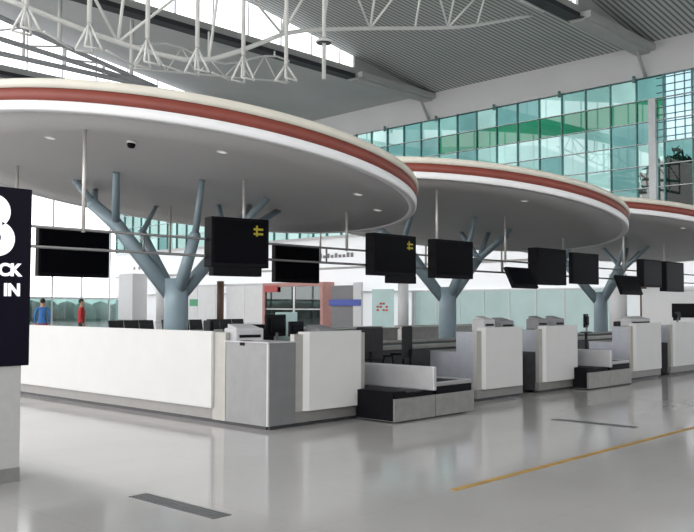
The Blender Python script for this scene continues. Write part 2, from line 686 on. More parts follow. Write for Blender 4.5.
t = thing('roof_truss', 'grey three chord truss across the bright clerestory at upper left', 'truss', (0, 36.2, 0))
FX = [10 + 1.0 * k for k in range(16)]
chs = [lambda x: 14.0 - .19 * (x - 16.8), lambda x: 13.05 - .075 * (x - 16.8), lambda x: 12.4]
for c in chs:
    b = B()
    b.tube([(x, 0, c(x)) for x in FX], .12, 8)
    b.done('chord', TRUSSG, t)
for k, x in enumerate(FX[::2]):
    b = B()
    b.tube([(x, 0, 12.4), (x, 0, chs[0](x))], .07, 6)
    b.done('post', TRUSS, t)
    if k < 7:
        b = B()
        b.tube([(x, 0, chs[1](x)), (x + 2, 0, chs[0](x + 2))], .05, 6)
        b.done('web', TRUSS, t)
for x in (12, 18, 19.6, 23.4):
    b = B()
    b.tube([(x, -.2, chs[0](x)), (x, -.2, 15.4)], .10, 8)
    b.done('hanger', TRUSS, t)
t = thing('roof_truss', 'slim white lattice truss in front of the grey soffit left of centre', 'truss', (0, 34.4, 0))
LX = [22.5 + .9 * k for k in range(12)]
lz = lambda x, u: 12.55 + .13 * (x - 22.5) + (1.0 + .35 * math.sin((x - 22.5) * .9)) * u
for u in (0, 1):
    b = B()
    b.tube([(x, 0, lz(x, u)) for x in LX], .05, 6)
    b.done('chord', TRUSS, t)
for k, x in enumerate(LX[:-1]):
    b = B()
    b.tube([(x, 0, lz(x, k % 2)), (LX[k + 1], 0, lz(LX[k + 1], 1 - k % 2))], .035, 6)
    b.done('web', TRUSS, t)
for x in (23.4, 27.0, 31.5):
    b = B()
    b.tube([(x, .2, lz(x, 1)), (x, .2, 15.4)], .05, 8)
    b.done('hanger', TRUSS, t)

# ------------------------------------------------------------------ canopies
XC, YC, ZC, R, P = 8.54, 11.73, 3.47, 3.95, 7.5
GX, GY = -.131, .021
nz_ = Vector((-GX, -GY, 1)).normalized()
ux = Vector((1, 0, GX)).normalized()
uy = nz_.cross(ux)
ROT = Matrix((ux, uy, nz_)).transposed().to_4x4()


def soff(x, y, k):
    return ZC + GX * (x - XC - P * k) + GY * (y - YC)


for k, lab in enumerate(('large round canopy with red edge band, nearest, at upper left',
                         'round red-edged canopy in the middle, partly behind the nearest canopy',
                         'round red-edged canopy furthest right, cut by the right edge of the photo')):
    t = thing('round_canopy', lab, 'canopy', M=Matrix.Translation((XC + P * k, YC, ZC)) @ ROT, group='check-in canopies')
    b = B()
    b.lathe([(0, 0), (1.5, 0), (3.0, 0), (R - .12, 0), (R - .12, .05), (0, .05)], 128)
    b.done('soffit', SOFFIT, t)
    b = B()
    b.lathe([(R - .12, .05), (R - .12, -.004), (R - .012, -.004), (R, .008), (R, .118), (R - .06, .123), (R - .12, .05)], 128)
    b.done('edge_lip', LIP, t)
    b = B()
    b.lathe([(R - .06, .118), (R - .015, .118), (R - .015, .285), (R - .06, .285), (R - .06, .118)], 128)
    b.done('edge_band', RED, t)
    b = B()
    b.lathe([(R - .06, .28), (R + .005, .285), (R + .005, .365), (R - .03, .41), (R - .3, .45), (2.4, .50), (0, .52), (0, .46), (R - .3, .40),
             (R - .06, .30)], 128)
    b.done('top_cap', CREAM, t)


# tree columns: trunk, four limbs, twigs that reach the soffit
def treecol(k, lab):
    cx, cy = XC + P * k, YC
    t = thing('tree_column', lab, 'column', (cx, cy, 0), group='branching columns under the canopies')

    def S(dx, dy):
        return (dx, dy, soff(cx + dx, cy + dy, k) - .0)
    b = B()
    b.tube([(0, 0, 0), (0, 0, 1.55), (0, 0, 1.95)], .205, 20, .19)
    b.lathe([(.30, 0), (.30, .04), (.21, .06)], 24)
    b.done('trunk', TREE, t)
    limbs = [((-.62, .85, 2.86), [(-.96, 1.58), (-.34, 1.98), (-1.05, .18)], .13, (-.78, 1.28, 3.2)),
             ((.0, 1.0, 2.76), [(1.0, 2.05)], .09, None),
             ((-.05, -.55, 2.62), [(-.18, -.89)], .11, None),
             ((.78, -.32, 2.60), [(1.11, -.99), (1.44, -.16), (1.27, .52), (1.95, -.35)], .12, None)]
    for J, tips, r, ext in limbs:
        b = B()
        pts = [(J[0] * .08, J[1] * .08, 1.68), J] + ([ext] if ext else [])
        b.tube(pts, r, 14, r * .8)
        b.ball(J if not ext else ext, r * .86, 2)
        l = b.done('limb', TREE, t)
        for q in tips:
            b = B()
            p0 = Vector(ext) if ext and q != (-1.05, .18) else Vector(J)
            b.tube([p0, S(*q)], r * .55, 10, r * .42)
            b.done('twig', TREE, l)
    return t


for k, lab in enumerate(('blue-grey branching steel column behind the long white counter at left',
                         'blue-grey branching steel column in the middle of the photo',
                         'blue-grey branching steel column furthest right')):
    treecol(k, lab)


# downlights and camera in the soffits
def canoM(x, y, k):
    return Matrix.Translation((x, y, soff(x, y, k))) @ ROT


dl = None
for x, y, k, lab in ((7.33, 9.08, 0, 'small recessed downlight in the nearest canopy, above the twin screens'),
                     (9.88, 8.92, 0, 'small recessed downlight in the nearest canopy, near its right tip'),
                     (10.9, 9.4, 0, 'small recessed downlight in the nearest canopy, closest to its right tip and low'),
                     (5.88, 11.0, 0, 'small faint downlight in the nearest canopy, beside the hanger rod at left'),
                     (14.75, 8.93, 1, 'small recessed downlight in the middle canopy'),
                     (22.35, 8.82, 2, 'small recessed downlight in the furthest right canopy')):
    t = thing('downlight', lab, 'ceiling light', M=canoM(x, y, k), group='recessed downlights')
    b = B()
    b.lathe([(.055, -.002), (.075, -.004), (.078, -.010), (.06, -.014), (.055, -.002)], 24)
    b.done('trim_ring', LIP, t)
    b = B()
    b.lathe([(0, -.008), (.058, -.008), (.058, -.001), (0, -.001)], 24)
    b.done('diffuser', LAMP, t)
t = thing('security_camera', 'small black dome security camera under the nearest canopy', 'camera', M=canoM(6.49, 9.95, 0))
b = B()
b.lathe([(0, 0), (.065, 0), (.07, -.02), (.06, -.03), (0, -.03)], 24)
b.done('base', LIP, t)
b = B()
b.lathe([(.055, -.03), (.055, -.06), (.04, -.085), (0, -.097)], 24)
b.done('dome', BLACK, t)

# ------------------------------------------------------------------ hanging rails and their screens
for yr, xa, xb, rods, lab in (
        (10.1, 4.9, 26.5, [(5.88, 0), (8.59, 0), (10.9, 0), (13.47, 1), (15.9, 1), (18.4, 1), (21.6, 2), (24.2, 2)],
         'front double tube rail hung from the canopies, carrying the nearer black screens'),
        (13.4, 5.6, 26.5, [(6.6, 0), (9.6, 0), (13.6, 1), (17.4, 1), (20.9, 2), (25.2, 2)],
         'rear single tube rail hung from the canopies behind the columns')):
    t = thing('screen_rail', lab, 'rail', (0, yr, 0))
    for z in ((2.23, 2.48) if yr < 12 else (2.48,)):
        b = B()
        b.tube([(xa, 0, z), (xb, 0, z)], .018, 8)
        b.done('bar', RAIL, t)
    x = xa + .1
    while x < xb and yr < 12:
        b = B()
        b.tube([(x, 0, 2.23), (x, 0, 2.48)], .016, 6)
        b.done('spacer', RAIL, t)
        x += 1.8
    for x, k in rods:
        b = B()
        b.tube([(x, 0, 2.45), (x, 0, soff(x, yr, k) + .01)], .025, 10)
        b.done('hanger_rod', ROD, t)


def screen(x0, x1, y, lab, z0=2.05, z1=2.79, rz=0, tilt=0, box=None, sticker=False, deep=.12):
    wd, h = x1 - x0, z1 - z0
    t = thing('display_screen', lab, 'screen',
              M=Matrix.Translation(((x0 + x1) / 2, y, z0)) @ Matrix.Rotation(rz, 4, 'Z') @ Matrix.Rotation(tilt, 4, 'X'),
              group='black flight screens on the rails')
    b = B()
    b.box(-wd / 2, wd / 2, 0, deep, 0, h, .012)
    b.done('casing', BLACK, t)
    b = B()
    b.box(-wd / 2 + .04, wd / 2 - .04, -.006, .01, .06, h - .04, .003)
    b.done('panel', SCREEN, t)
    b = B()
    b.box(-.22, .22, deep - .01, deep + .09, h * .25, h * .75, .01)
    b.done('wall_mount', DARKMET, t)
    if tilt:
        b = B()
        dy, dz = 10.1 - y, 2.23 - z0
        ct, st = math.cos(-tilt), math.sin(-tilt)
        b.tube([(0, deep + .02, h * .6), (0, dy * ct - dz * st, dy * st + dz * ct)], .025, 8)
        b.done('arm', DARKMET, t)
    if box:
        b = B()
        b.box(box[0], box[1], -.0, .14, -.13, .005, .01)
        b.done('speaker_bar', BLACK, t)
    if sticker:
        b = B()
        b.box(wd / 2 - .27, wd / 2 - .11, -.010, -.004, h - .24, h - .21)
        b.box(wd / 2 - .27, wd / 2 - .11, -.010, -.004, h - .17, h - .14)
        b.box(wd / 2 - .23, wd / 2 - .20, -.010, -.004, h - .26, h - .10)
        b.done('sticker', STICK, t)
    return t


screen(6.90, 8.21, 13.22, 'black wall screen on the rear rail, leftmost, nearest the check-in sign', 1.98, 2.78)
screen(7.80, 8.76, 9.80, 'large black screen with yellow mark, left of centre, first on the front rail', 2.07, 2.80, rz=-.2, box=(-.45, .36), sticker=True, deep=.24)
screen(12.1, 13.4, 13.22, 'black screen on the rear rail, just right of the first front screen', 2.0, 2.77)
screen(11.33, 12.52, 9.86, 'black screen with yellow mark, second on the front rail', box=(-.14, .60), sticker=True, deep=.2)
screen(13.15, 14.30, 9.86, 'black screen third on the front rail, right above the middle column', rz=-.06, deep=.2)
screen(15.6, 16.6, 9.7, 'smaller black screen leaning back, left of the pair at right centre', 1.92, 2.40, tilt=-.45, deep=.07)
screen(16.85, 18.05, 9.86, 'black screen at right centre, directly right of the leaning screen', 2.0, 2.82, rz=-.06, deep=.24)
screen(18.45, 19.65, 9.86, 'black screen just left of the furthest column', rz=-.06, deep=.1)
screen(20.75, 22.0, 9.75, 'lower black screen partly behind the limbs of the furthest column', 1.84, 2.36, tilt=-.35, deep=.07)
screen(22.27, 23.45, 9.86, 'black screen second from the right edge', deep=.2)
screen(23.75, 25.0, 9.86, 'black screen nearest the right edge', 1.95, deep=.2)

# ------------------------------------------------------------------ check-in counters
FY = 7.82


def wedge_panel(b, x0, x1, y, z0, z1, r=.10, depth=.10):
    """upright white front panel: rounded left and right edges, standing proud by depth"""
    n_ = 1
    pts = [(x0, y + depth)]
    for i in range(n_ + 1):
        a = PI + i / n_ * PI / 2
        pts.append((x0 + r + r * math.cos(a), y + r + r * math.sin(a)))
    rr = .02
    for i in range(3):
        a = -PI / 2 + i / 2 * PI / 2
        pts.append((x1 - rr + rr * math.cos(a), y + rr + rr * math.sin(a)))
    pts.append((x1, y + depth))
    return b.prism(pts, 2, z0, z1)


# corner counter: long wing towards the left, short wing to the front
t = thing('check_in_counter', 'long white corner counter with steel corner post, at left behind the sign', 'counter', (7.05, FY, 0))
b = B()
b.prism([(-.04, 1.03), (.06, 1.03), (.06, 7.9), (-.04, 7.9)], 2, .19, 1.175)
bmesh.ops.bevel(b.bm, geom=b.bm.edges[:], offset=.012, segments=2, affect='EDGES')
b.done('side_panel', WHITE, t)
b = B()
b.box(-.005, .06, .80, 1.05, .05, 1.165)
b.done('edge_strip', EDGE, t)
b = B()
b.box(-.006, .022, -.006, .022, .05, 1.052, .005)
b.done('pale_corner_strip', STEELL, t)  # thin paler strip along the outer corner of the post
b = B()
b.box(-.01, .47, -.01, .83, 1.05, 1.065, .004)
b.done('post_cap', STEELL, t)
b = B()                                             # corner post with a rounded corner
pts = [(0, .82)]
for i in range(7):
    a = PI + i / 6 * PI / 2
    pts.append((.03 + .03 * math.cos(a), .03 + .03 * math.sin(a)))
pts += [(.46, 0), (.46, .10), (.12, .10), (.12, .82)]
b.prism(pts, 2, .05, 1.05)
b.done('corner_post', STEELP, t)
for xa, xb in ((.44, .60), (1.63, 1.76)):
    b = B()
    b.box(xa, xb, 0.008, .08, .19, 1.15)
    b.done('edge_strip', EDGE, t)
b = B()
wedge_panel(b, .55, 1.64, -.05, .19, 1.18)
b.done('front_panel', WHITE, t)
b = B()
b.box(.02, .08, .06, 7.9, .05, .19)
b.box(.46, 1.76, .004, .08, .05, .19)
b.done('kick_base', KICK, t)
b = B()
b.box(.06, .10, .10, 7.88, 0, .05)
b.box(.08, 1.74, .05, .10, 0, .05)
b.done('shade_gap', DARKMET, t)  # dark strip standing in for the shade below the kick base
b = B()
b.prism([(.06, .08), (1.74, .08), (1.74, .95), (.90, .95), (.90, 7.9), (.06, 7.9)], 2, .96, 1.0)
b.done('worktop', STEELD, t)
b = B()
b.box(1.70, 1.76, .08, .92, .05, .96)
b.done('end_panel', STEELB, t)
b = B()
b.box(.84, .88, .95, 7.9, .05, .96)
b.box(.84, 1.70, .88, .92, .05, .96)
b.done('cabinet_back', STEELD, t)


def desk(xl, w0, w1, xr, lab, dark=False):
    t = thing('check_in_counter', lab, 'counter', (xl, FY, 0), group='white fronted check-in desks')
    L = xr - xl
    a, c = w0 - xl, w1 - xl
    b = B()
    wedge_panel(b, a, c, -.05, .19, 1.17)
    b.done('front_panel', WHITE, t)
    b = B()
    b.prism([(0, .0), (a + .06, 0), (a + .06, .03), (c - .05, .03), (c - .05, 0), (L, 0), (L, .07), (0, .07)], 2, .19, 1.12)
    b.done('edge_strip', EDGE, t)
    b = B()
    b.box(0, L, .004, .08, .05, .19)
    b.done('kick_base', KICK, t)
    b = B()
    b.box(.02, L - .02, .05, .12, 0, .05)
    b.done('shade_gap', DARKMET, t)  # shade at the foot of the desk, made as a dark strip
    for x in (0, L - .04):
        b = B()
        b.prism([(.07, .72), (.07, 1.10), (.40, 1.10), (.40, .77), (.92, .77), (.92, .72)], 0, x, x + .04)
        b.prism([(.07, .05), (.07, .72), (.92, .72), (.92, .05)], 0, x + .003, x + .037) if dark else \
            b.prism([(.07, .05), (.07, .72), (.92, .72), (.92, .05)], 0, x, x + .04)
        o = b.done('side_panel', [STEELB, DARKMET], t)
        if dark:
            for p in o.data.polygons:
                p.material_index = 1 if p.center.z < .5 else 0
    b = B()
    b.box(.04, L - .04, .08, .42, 1.06, 1.10)
    b.box(.04, L - .04, .40, .95, .73, .78)
    b.done('worktop', STEELD, t)
    b = B()
    b.box(.04, L - .04, .84, .88, .05, .73)
    b.done('cabinet_back', STEELD, t)
    return t


desk(11.47, 11.55, 12.76, 12.83, 'white check-in desk at photo centre right, left of a narrow gap')
desk(13.37, 13.43, 14.68, 14.72, 'white check-in desk right of the narrow gap, below the leaning screen', True)
desk(17.0, 17.06, 18.42, 18.48, 'white check-in desk second from the right edge')
desk(19.02, 19.08, 20.42, 20.48, 'white check-in desk at the right edge of the photo', True)


# weighing conveyors beside the desks
def conveyor_pair(dx, dy, labs, width=1.78):
    t = thing('baggage_conveyor', labs[0], 'conveyor', (8.61 + dx, 7.13 + dy, 0), group='weighing conveyors with tall guard')
    b = B()
    e = .66 - dy
    b.prism([(0, 0), (.86, 0), (.86, 1.5), (.25, 1.5), (.25, e), (0, e)], 2, .02, .31)
    b.done('base', STEELD, t)
    b = B()
    b.box(.26, .84, .03, 1.5, .31, .36)
    b.box(.02, .26, .03, e, .31, .40)
    b.done('belt_bed', BLACK, t)
    b = B()
    b.box(-.008, .0, .03, e, .03, .40)
    b.done('black_side', BLACK, t)  # thin black sheet over the left face of the base
    b = B()
    b.box(.28, .66, .06, 1.5, .36, .385, .01)
    b.done('belt', RUBBER, t)
    b = B()
    b.box(.69, .76, -.10, 1.45, .38, .70, .015)
    b.done('side_guard', STEELL, t)
    b = B()
    b.box(.70, .75, .25, .35, .35, .39)
    b.box(.70, .75, 1.2, 1.3, .35, .39)
    b.done('guard_foot', DARKMET, t)
    t = thing('baggage_conveyor', labs[1], 'conveyor', (9.49 + dx, 7.13 + dy, 0), group='low weighing conveyors')
    b = B()
    b.box(0, .90, 0, 1.5, .02, .31, .008)
    b.done('base', STEELD, t)
    b = B()
    b.box(.03, .87, .03, 1.45, .31, .41)
    b.done('belt_bed', BLACK, t)
    b = B()
    b.box(0, .90, .04, .10, .41, .47, .008)
    b.box(0, .05,   .10, 1.5, .41, .47, .008)
    b.box(.85, .90,   .10, 1.5, .41, .47, .008)
    b.done('flange', STEEL, t)
    b = B()
    b.box(.05, .85,   .10, 1.5, .41, .45, .006)
    b.done('belt', RUBBER, t)


conveyor_pair(0, 0, ('steel baggage conveyor with tall guard, right of the corner counter',
                     'low steel baggage conveyor just left of the desk at photo centre right'))
conveyor_pair(5.92, .36, ('steel baggage conveyor with guard beside the desk below the leaning screen',
                          'low steel baggage conveyor left of the second desk from the right edge'))

# long collector conveyor housing through the middle of the row
t = thing('collector_conveyor', 'long dark collector conveyor running behind the desks', 'conveyor', (8.6, 9.75, 0))
b = B()
b.box(0, 15.5, 0, 1.5, .05, .74)
b.done('housing', DARKMET, t)
b = B()
b.box(-.02, 15.5, -.03, .06, .74, .82, .01)
b.box(-.02, 15.5, 1.44, 1.53, .74, .82, .01)
b.done('edge_rail', STEELD, t)
b = B()
b.box(0, 15.5, .06, 1.44, .74, .77)
b.done('belt', RUBBER, t)
b = B()
b.box(.1, 15.4, .1, 1.4, 0, .05)
b.done('foot', BLACK, t)

# rear row of counters, other side of the island
for k, (x0, x1) in enumerate(((8.1, 12.6), (13.0, 18.2), (18.7, 24.0))):
    t = thing('rear_counter', ('rear white counter behind the nearest conveyors', 'rear white counter behind the middle desks',
                               'rear white counter at far right behind the desks')[k], 'counter', (x0, 14.9, 0))
    b = B()
    b.box(0, x1 - x0, .6, .68, .1, .97, .01)
    b.done('front_panel', WHITE, t)
    b = B()
    b.box(0, x1 - x0, 0, .6, .90, .94)
    b.done('worktop', STEELD, t)
    b = B()
    b.box(.03, x1 - x0 - .03, .05, .6, 0, .90)
    b.done('cabinet', STEELD, t)


# ------------------------------------------------------------------ things on and behind the desks
def monitor(x, y, z, rz, lab, wd=.44, h=.29):
    t = thing('computer_monitor', lab, 'monitor', (x, y, z), rz, 'desk computer monitors')
    b = B()
    b.box(-wd / 2, wd / 2, -.02, .02, .10, .10 + h, .008)
    b.box(-wd / 3, wd / 3, -.05, -.015, .15, .05 + h, .012)
    b.done('casing', BLACK, t)
    b = B()
    b.box(-wd / 2 + .015, wd / 2 - .015, .018, .024, .12, .085 + h)
    b.done('panel', SCREEN, t)
    b = B()
    b.box(-.03, .03, -.03, .0, .012, .20)
    b.lathe([(0, 0), (.11, 0), (.11, .01), (.03, .018), (0, .018)], 20)
    b.done('stand', GREYEQ, t)
    return t


def printer(x, y, z, rz, lab, s=(.46, .34, .22), m=GREYEQ):
    t = thing('ticket_printer', lab, 'printer', (x, y, z), rz, 'desk printers')
    b = B()
    b.box(-s[0] / 2, s[0] / 2, -s[1] / 2, s[1] / 2, 0, s[2], .02)
    b.done('body', m, t)
    b = B()
    b.box(-s[0] / 2 + .05, s[0] / 2 - .05, -s[1] / 2 - .004, -s[1] / 2 + .02, s[2] * .45, s[2] * .62)
    b.done('paper_slot', BLACK, t)
    b = B()
    b.prism([(-s[1] / 2 + .03, s[2]), (s[1] / 2 - .03, s[2]), (s[1] / 2 - .03, s[2] + .05)], 0, -s[0] / 2 + .04, s[0] / 2 - .04)
    b.done('lid', m, t)
    return t


def chair(x, y, rz, lab):
    t = thing('office_chair', lab, 'chair', (x, y, 0), rz, 'black office chairs behind the desks')
    b = B()
    b.box(-.24, .24, -.23, .23, .46, .54, .035)
    b.done('seat', FABRIC, t)
    b = B()
    b.box(-.22, .22, .22, .28, .66, 1.18, .03)
    b.done('backrest', FABRIC, t)
    b = B()
    b.tube([(0, .10, .46), (0, .30, .50), (0, .31, .80)], .025, 8)
    b.done('back_bracket', BLACK, t)
    b = B()
    b.tube([(0, 0, .08), (0, 0, .46)], .03, 10)
    b.done('gas_post', DARKMET, t)
    for s in (-1, 1):
        b = B()
        b.tube([(s * .24, .10, .50), (s * .29, .10, .70), (s * .29, -.14, .70)], .018, 6)
        b.done('armrest', BLACK, t)
    for k in range(5):
        a = k * 2 * PI / 5
        b = B()
        b.tube([(0, 0, .10), (.28 * math.cos(a), .28 * math.sin(a), .07)], .022, 6)
        b.ball((.28 * math.cos(a), .28 * math.sin(a), .033), .033, 2)
        b.done('leg', BLACK, t)
    return t


WZ = 1.0
monitor(7.86, 8.58, WZ, .2, 'black monitor on the steel corner of the long white counter')
printer(7.33, 8.60, WZ, -.15, 'grey printer on the steel corner of the long white counter', (.42, .3, .22), PALEEQ)
t = thing('card_reader', 'small black box at the left end of the steel corner top', 'card reader', (7.12, 8.30, WZ))
b = B()
b.box(-.07, .07, -.06, .06, 0, .07, .01)
b.done('body', BLACK, t)
b = B()
b.box(-.05, .05, -.064, -.05, .03, .04)
b.done('slot', GREYEQ, t)
t = thing('glass_screen', 'small aqua glass screen behind the monitor on the steel corner', 'screen divider', (8.0, 8.72, 1.0))
b = B()
b.box(0, .40, 0, .012, .04, .42)
b.done('pane', PALE, t)
b = B()
b.box(-.01, .41, -.02, .03, 0, .045)
b.done('foot', STEEL, t)
monitor(7.55, 9.62, WZ, 1.2, 'black monitor near the right end of the long white counter, left of the steel corner', .34, .2)
printer(8.38, 8.25, WZ, 0, 'grey printer behind the short front panel of the corner counter', (.36, .3, .2), GREYEQ)
monitor(8.05, 8.38, WZ, .25, 'black monitor behind the short front panel of the corner counter', .34, .2)
chair(10.3, 9.15, 2.6, 'black office chair behind the corner counter, left of the pair')
chair(11.05, 9.2, 3.5, 'black office chair behind the nearest conveyors, right of the pair')
monitor(9.35, 10.4, .77, 2.2, 'black monitor on the collector conveyor behind the nearest conveyors', .5, .34)
printer(12.0, 8.05, 1.10, 0, 'pale grey printer on top of the desk left of the narrow gap', (.34, .24, .2), PALEEQ)
printer(12.55, 8.05, 1.10, 0, 'dark grey printer on the right end of the desk left of the narrow gap', (.40, .24, .17), GREYEQ)
printer(13.70, 8.05, 1.10, 0, 'dark grey printer on the left end of the desk right of the narrow gap', (.36, .24, .19), GREYEQ)
printer(14.3, 8.05, 1.10, 0, 'dark grey printer on the right end of the desk right of the narrow gap', (.36, .24, .19), GREYEQ)
monitor(17.75, 9.2, .95, .3, 'black monitor on a slim post left of the desk second from the right edge', .40, .3)
t = thing('monitor_stand', 'slim dark post stand carrying a monitor, behind the conveyors at right', 'stand', (17.75, 9.2, 0))
b = B()
b.lathe([(0, 0), (.2, 0), (.2, .02), (.03, .04), (.03, .93), (.14, .935), (.14, .95), (0, .95)], 20)
b.done('post', DARKMET, t)
chair(19.0, 9.2, 2.9, 'black office chair behind the conveyors at right, near the furthest column')
printer(17.75, 8.05, 1.10, 0, 'long pale grey printer on the second desk from the right edge', (.95, .24, .16), PALEEQ)
monitor(19.9, 8.03, 1.10, .1, 'black monitor on the desk at the right edge', .46, .2)

# ------------------------------------------------------------------ the B CHECK IN sign
SX, SY = 2.40, 7.12
t = thing('check_in_sign', 'black check-in sign with white letters on a pale plinth at the left edge', 'sign', (SX, SY, 0))
b = B()
b.box(0, 1.19, 0.02, .38, .115, 1.0, .006)
b.done('plinth', PLINTH, t)
b = B()
b.box(-.004, 1.194, .015, .385, 0, .12, .004)
b.done('skirting', PLKICK, t)
b = B()
b.box(-.03, 1.25, 0, .40, .985, 2.51, .008)
b.done('sign_panel', SIGNBLK, t)


def text(s, size, x_right, z_base, bold, parent, sx=1.0):
    cu = bpy.data.curves.new('lettering', 'FONT')
    cu.body = s
    cu.size = size
    cu.align_x = 'RIGHT'
    cu.extrude = .004
    cu.offset = bold
    o = bpy.data.objects.new('tmp_text', cu)
    COL.objects.link(o)
    dg = bpy.context.evaluated_depsgraph_get()
    me = bpy.data.meshes.new_from_object(o.evaluated_get(dg))
    me.name = 'lettering'
    COL.objects.unlink(o)
    bpy.data.objects.remove(o)
    me.materials.clear()
    me.materials.append(SIGNTXT)
    q = bpy.data.objects.new('lettering', me)
    COL.objects.link(q)
    q.parent = parent
    q.rotation_euler = (PI / 2, 0, 0)
    q.scale = (sx, 1, 1)
    q.location = (x_right, -.004, z_base)
    return q


text('B', .71, 1.085, 1.935, .024, t)
text('CHECK', .145, 1.155, 1.755, .006, t)
text('IN', .145, 1.155, 1.585, .006, t)

# ------------------------------------------------------------------ floor marks
for x, y0, y1, lab in ((3.98, 4.89, 5.94, 'dark grey inset strip in the floor, in the foreground'),
                       (10.45, 4.75, 5.9, 'dark grey inset strip in the floor, beyond the yellow line')):
    t = thing('floor_grille', lab, 'floor grille', (x, (y0 + y1) / 2, 0), group='dark floor inset strips')
    h = (y1 - y0) / 2
    b = B()
    b.box(-.085, .085, -h, h, .0005, .004)
    b.done('frame', STRIP, t)
    b = B()
    for k in range(24):
        yy = -h + .03 + k * (2 * h - .06) / 23
        b.box(-.07, .07, yy - .008, yy + .008, .004, .006)
    b.done('slats', STRIP, t)
b = B()
b.box(5.85, 30, 4.19, 4.265, .0005, .003)
tag(b.done('floor_tape', YELLOW), 'ochre yellow line taped along the shiny floor', 'floor line')

# ------------------------------------------------------------------ far side of the hall
# frosted aqua partition
t = thing('glass_partition', 'long pale aqua frosted glass partition behind the middle desks', 'partition', (0, 0, 0))
y = 20.9
k = 0
while y < 36.2:
    y2 = min(y + 1.9, 36.3)
    b = B()
    wallbox(b, y + .04, y2 - .04, .08, 2.5, -.30, -.26)
    b.done('pane', PALE, t)
    b = B()
    wallbox(b, y2 - .04, y2 + .04, 0, 2.56, -.33, -.22)
    b.done('post', MULLW, t)
    y += 1.9
b = B()
wallbox(b, 20.9, 36.3, 2.5, 2.6, -.32, -.24)
wallbox(b, 20.9, 36.3, 0, .08, -.32, -.24)
b.done('frame', MULLW, t)


def column(x, y, r, h, m, lab):
    t = thing('round_pillar', lab, 'pillar', (x, y, 0))
    b = B()
    b.lathe([(0, .1), (r, .1), (r, h), (0, h)], 32)
    b.done('shaft', m, t)
    b = B()
    b.lathe([(0, 0), (r + .06, 0), (r + .06, .1), (r, .12), (0, .12)], 32)
    b.done('base', STEEL, t)


column(wx(36.4) - .9, 36.6, .36, 3.2, WALLW, 'white round pillar left of the aqua glass partition')
column(wx(20.4) - 1.2, 20.9, .46, 3.3, WALLW, 'white round pillar right of the furthest branching column')
column(wx(19.7) - .6, 19.75, .17, 3.4, BROWN, 'slim dark brown pillar near the right edge')
column(46.6, 66.0, .62, 4.4, WALLW, 'white round pillar beside the grey block, left of the nearest branching column')
t = thing('pillar_block', 'grey square pillar block at far left end of the side wall', 'pillar', (46.0, 70.0, 0))
b = B()
b.box(-.8, .8, -1.2, 1.2, .2, 4.5, .04)
b.done('shaft', WALLW, t)
b = B()
b.box(-.86, .86, -1.26, 1.26, 0, .2, .02)
b.done('base', STEELD, t)
# dark post seen below the first front screen
column(46.3, 57.4, .3, 3.6, BROWN, 'dark slim pillar below the first front screen')
# white service block at right edge
t = thing('service_booth', 'white service booth with dark window at the right edge', 'booth', (0, 0, 0))
b = B()
wallbox(b, 12.0, 19.2, 0, 2.35, -2.0, -.2)
b.done('body', WALLW, t)
b = B()
wallbox(b, 15.8, 17.6, 1.0, 1.7, -2.03, -1.99)
b.done('window', SCREEN, t)
b = B()
wallbox(b, 11.9, 19.3, 2.35, 2.45, -2.1, -.15)
b.done('roof_edge', MULLW, t)
# shop with salmon frame
t = thing('shop_kiosk', 'glazed shop with salmon pink frame under the rear black screen', 'shop', (0, 0, 0))
b = B()
wallbox(b, 44.2, 51.2, 3.0, 3.3, -1.2, 0)
wallbox(b, 44.2, 44.5, 0, 3.0, -1.2, 0)
wallbox(b, 50.9, 51.2, 0, 3.0, -1.2, 0)
b.done('frame', SALMON, t)
b = B()
wallbox(b, 44.5, 50.9, 0, 2.95, -.4, -.1)
wallbox(b, 44.9, 46.5, .0, 1.3, -.9, -.5)
wallbox(b, 47.5, 50.2, .0, 1.0, -.9, -.5)
b.done('interior', SHOP, t)
b = B()
wallbox(b, 44.5, 50.9, 0, 3.0, -1.1, -1.07)
b.done('glazing', T2, t)
b = B()
wallbox(b, 47.4, 47.6, 0, 3.0, -1.13, -1.0)
wallbox(b, 44.5, 50.9, 1.25, 1.33, -1.13, -1.0)
b.done('mullion', STEEL, t)
b = B()
wallbox(b, 49.3, 50.9, 2.6, 3.1, -1.26, -1.2)
b.done('sign_board', REDP, t)
# blue sign and pale board
t = thing('blue_sign', 'blue horizontal sign board between dark frame and white post, right of the shop', 'sign', (0, 0, 0))
b = B()
wallbox(b, 40.3, 43.5, 1.55, 2.0, -1.26, -1.2)
b.done('board', BLUE, t)
b = B()
wallbox(b, 41.2, 43.4, 0, 3.0, -1.1, -1.0)
b.done('backboard', GREYEQ, t)
b = B()
wallbox(b, 40.3, 41.1, 0, 3.2, -1.18, -1.0)
b.done('post', WALLW, t)
t = thing('notice_board', 'pale aqua board with small red print, left of the white round pillar', 'notice board', (0, 0, 0))
b = B()
wallbox(b, 37.6, 39.6, 0, 2.7, -.8, -.74)
b.done('board', PALE, t)
b = B()
for r in range(3):
    for k in range(4):
        if (r + k) % 3 < 2:
            wallbox(b, 38.1 + k * .28, 38.3 + k * .28, 1.2 + r * .22, 1.33 + r * .22, -.83, -.8)
b.done('print', REDP, t)
# white shopfront panels left of the shop
t = thing('shopfront', 'white shopfront panels with green square, behind the nearest branching column', 'shopfront', (0, 0, 0))
for y0, y1 in ((51.9, 54.3), (54.4, 56.8), (58.4, 61.0), (61.1, 63.7)):
    b = B()
    wallbox(b, y0, y1, 0.2, 3.2, -.5, -.4)
    b.done('panel', LIP, t)
b = B()
wallbox(b, 51.9, 63.7, 3.2, 3.35, -.55, -.3)
wallbox(b, 51.9, 63.7, 0, .2, -.55, -.3)
b.done('frame', MULLW, t)
b = B()
wallbox(b, 61.0, 62.2, 1.5, 2.1, -.54, -.5)
b.done('poster', [mat('green_poster', (.10, .42, .22), .5), ], t)
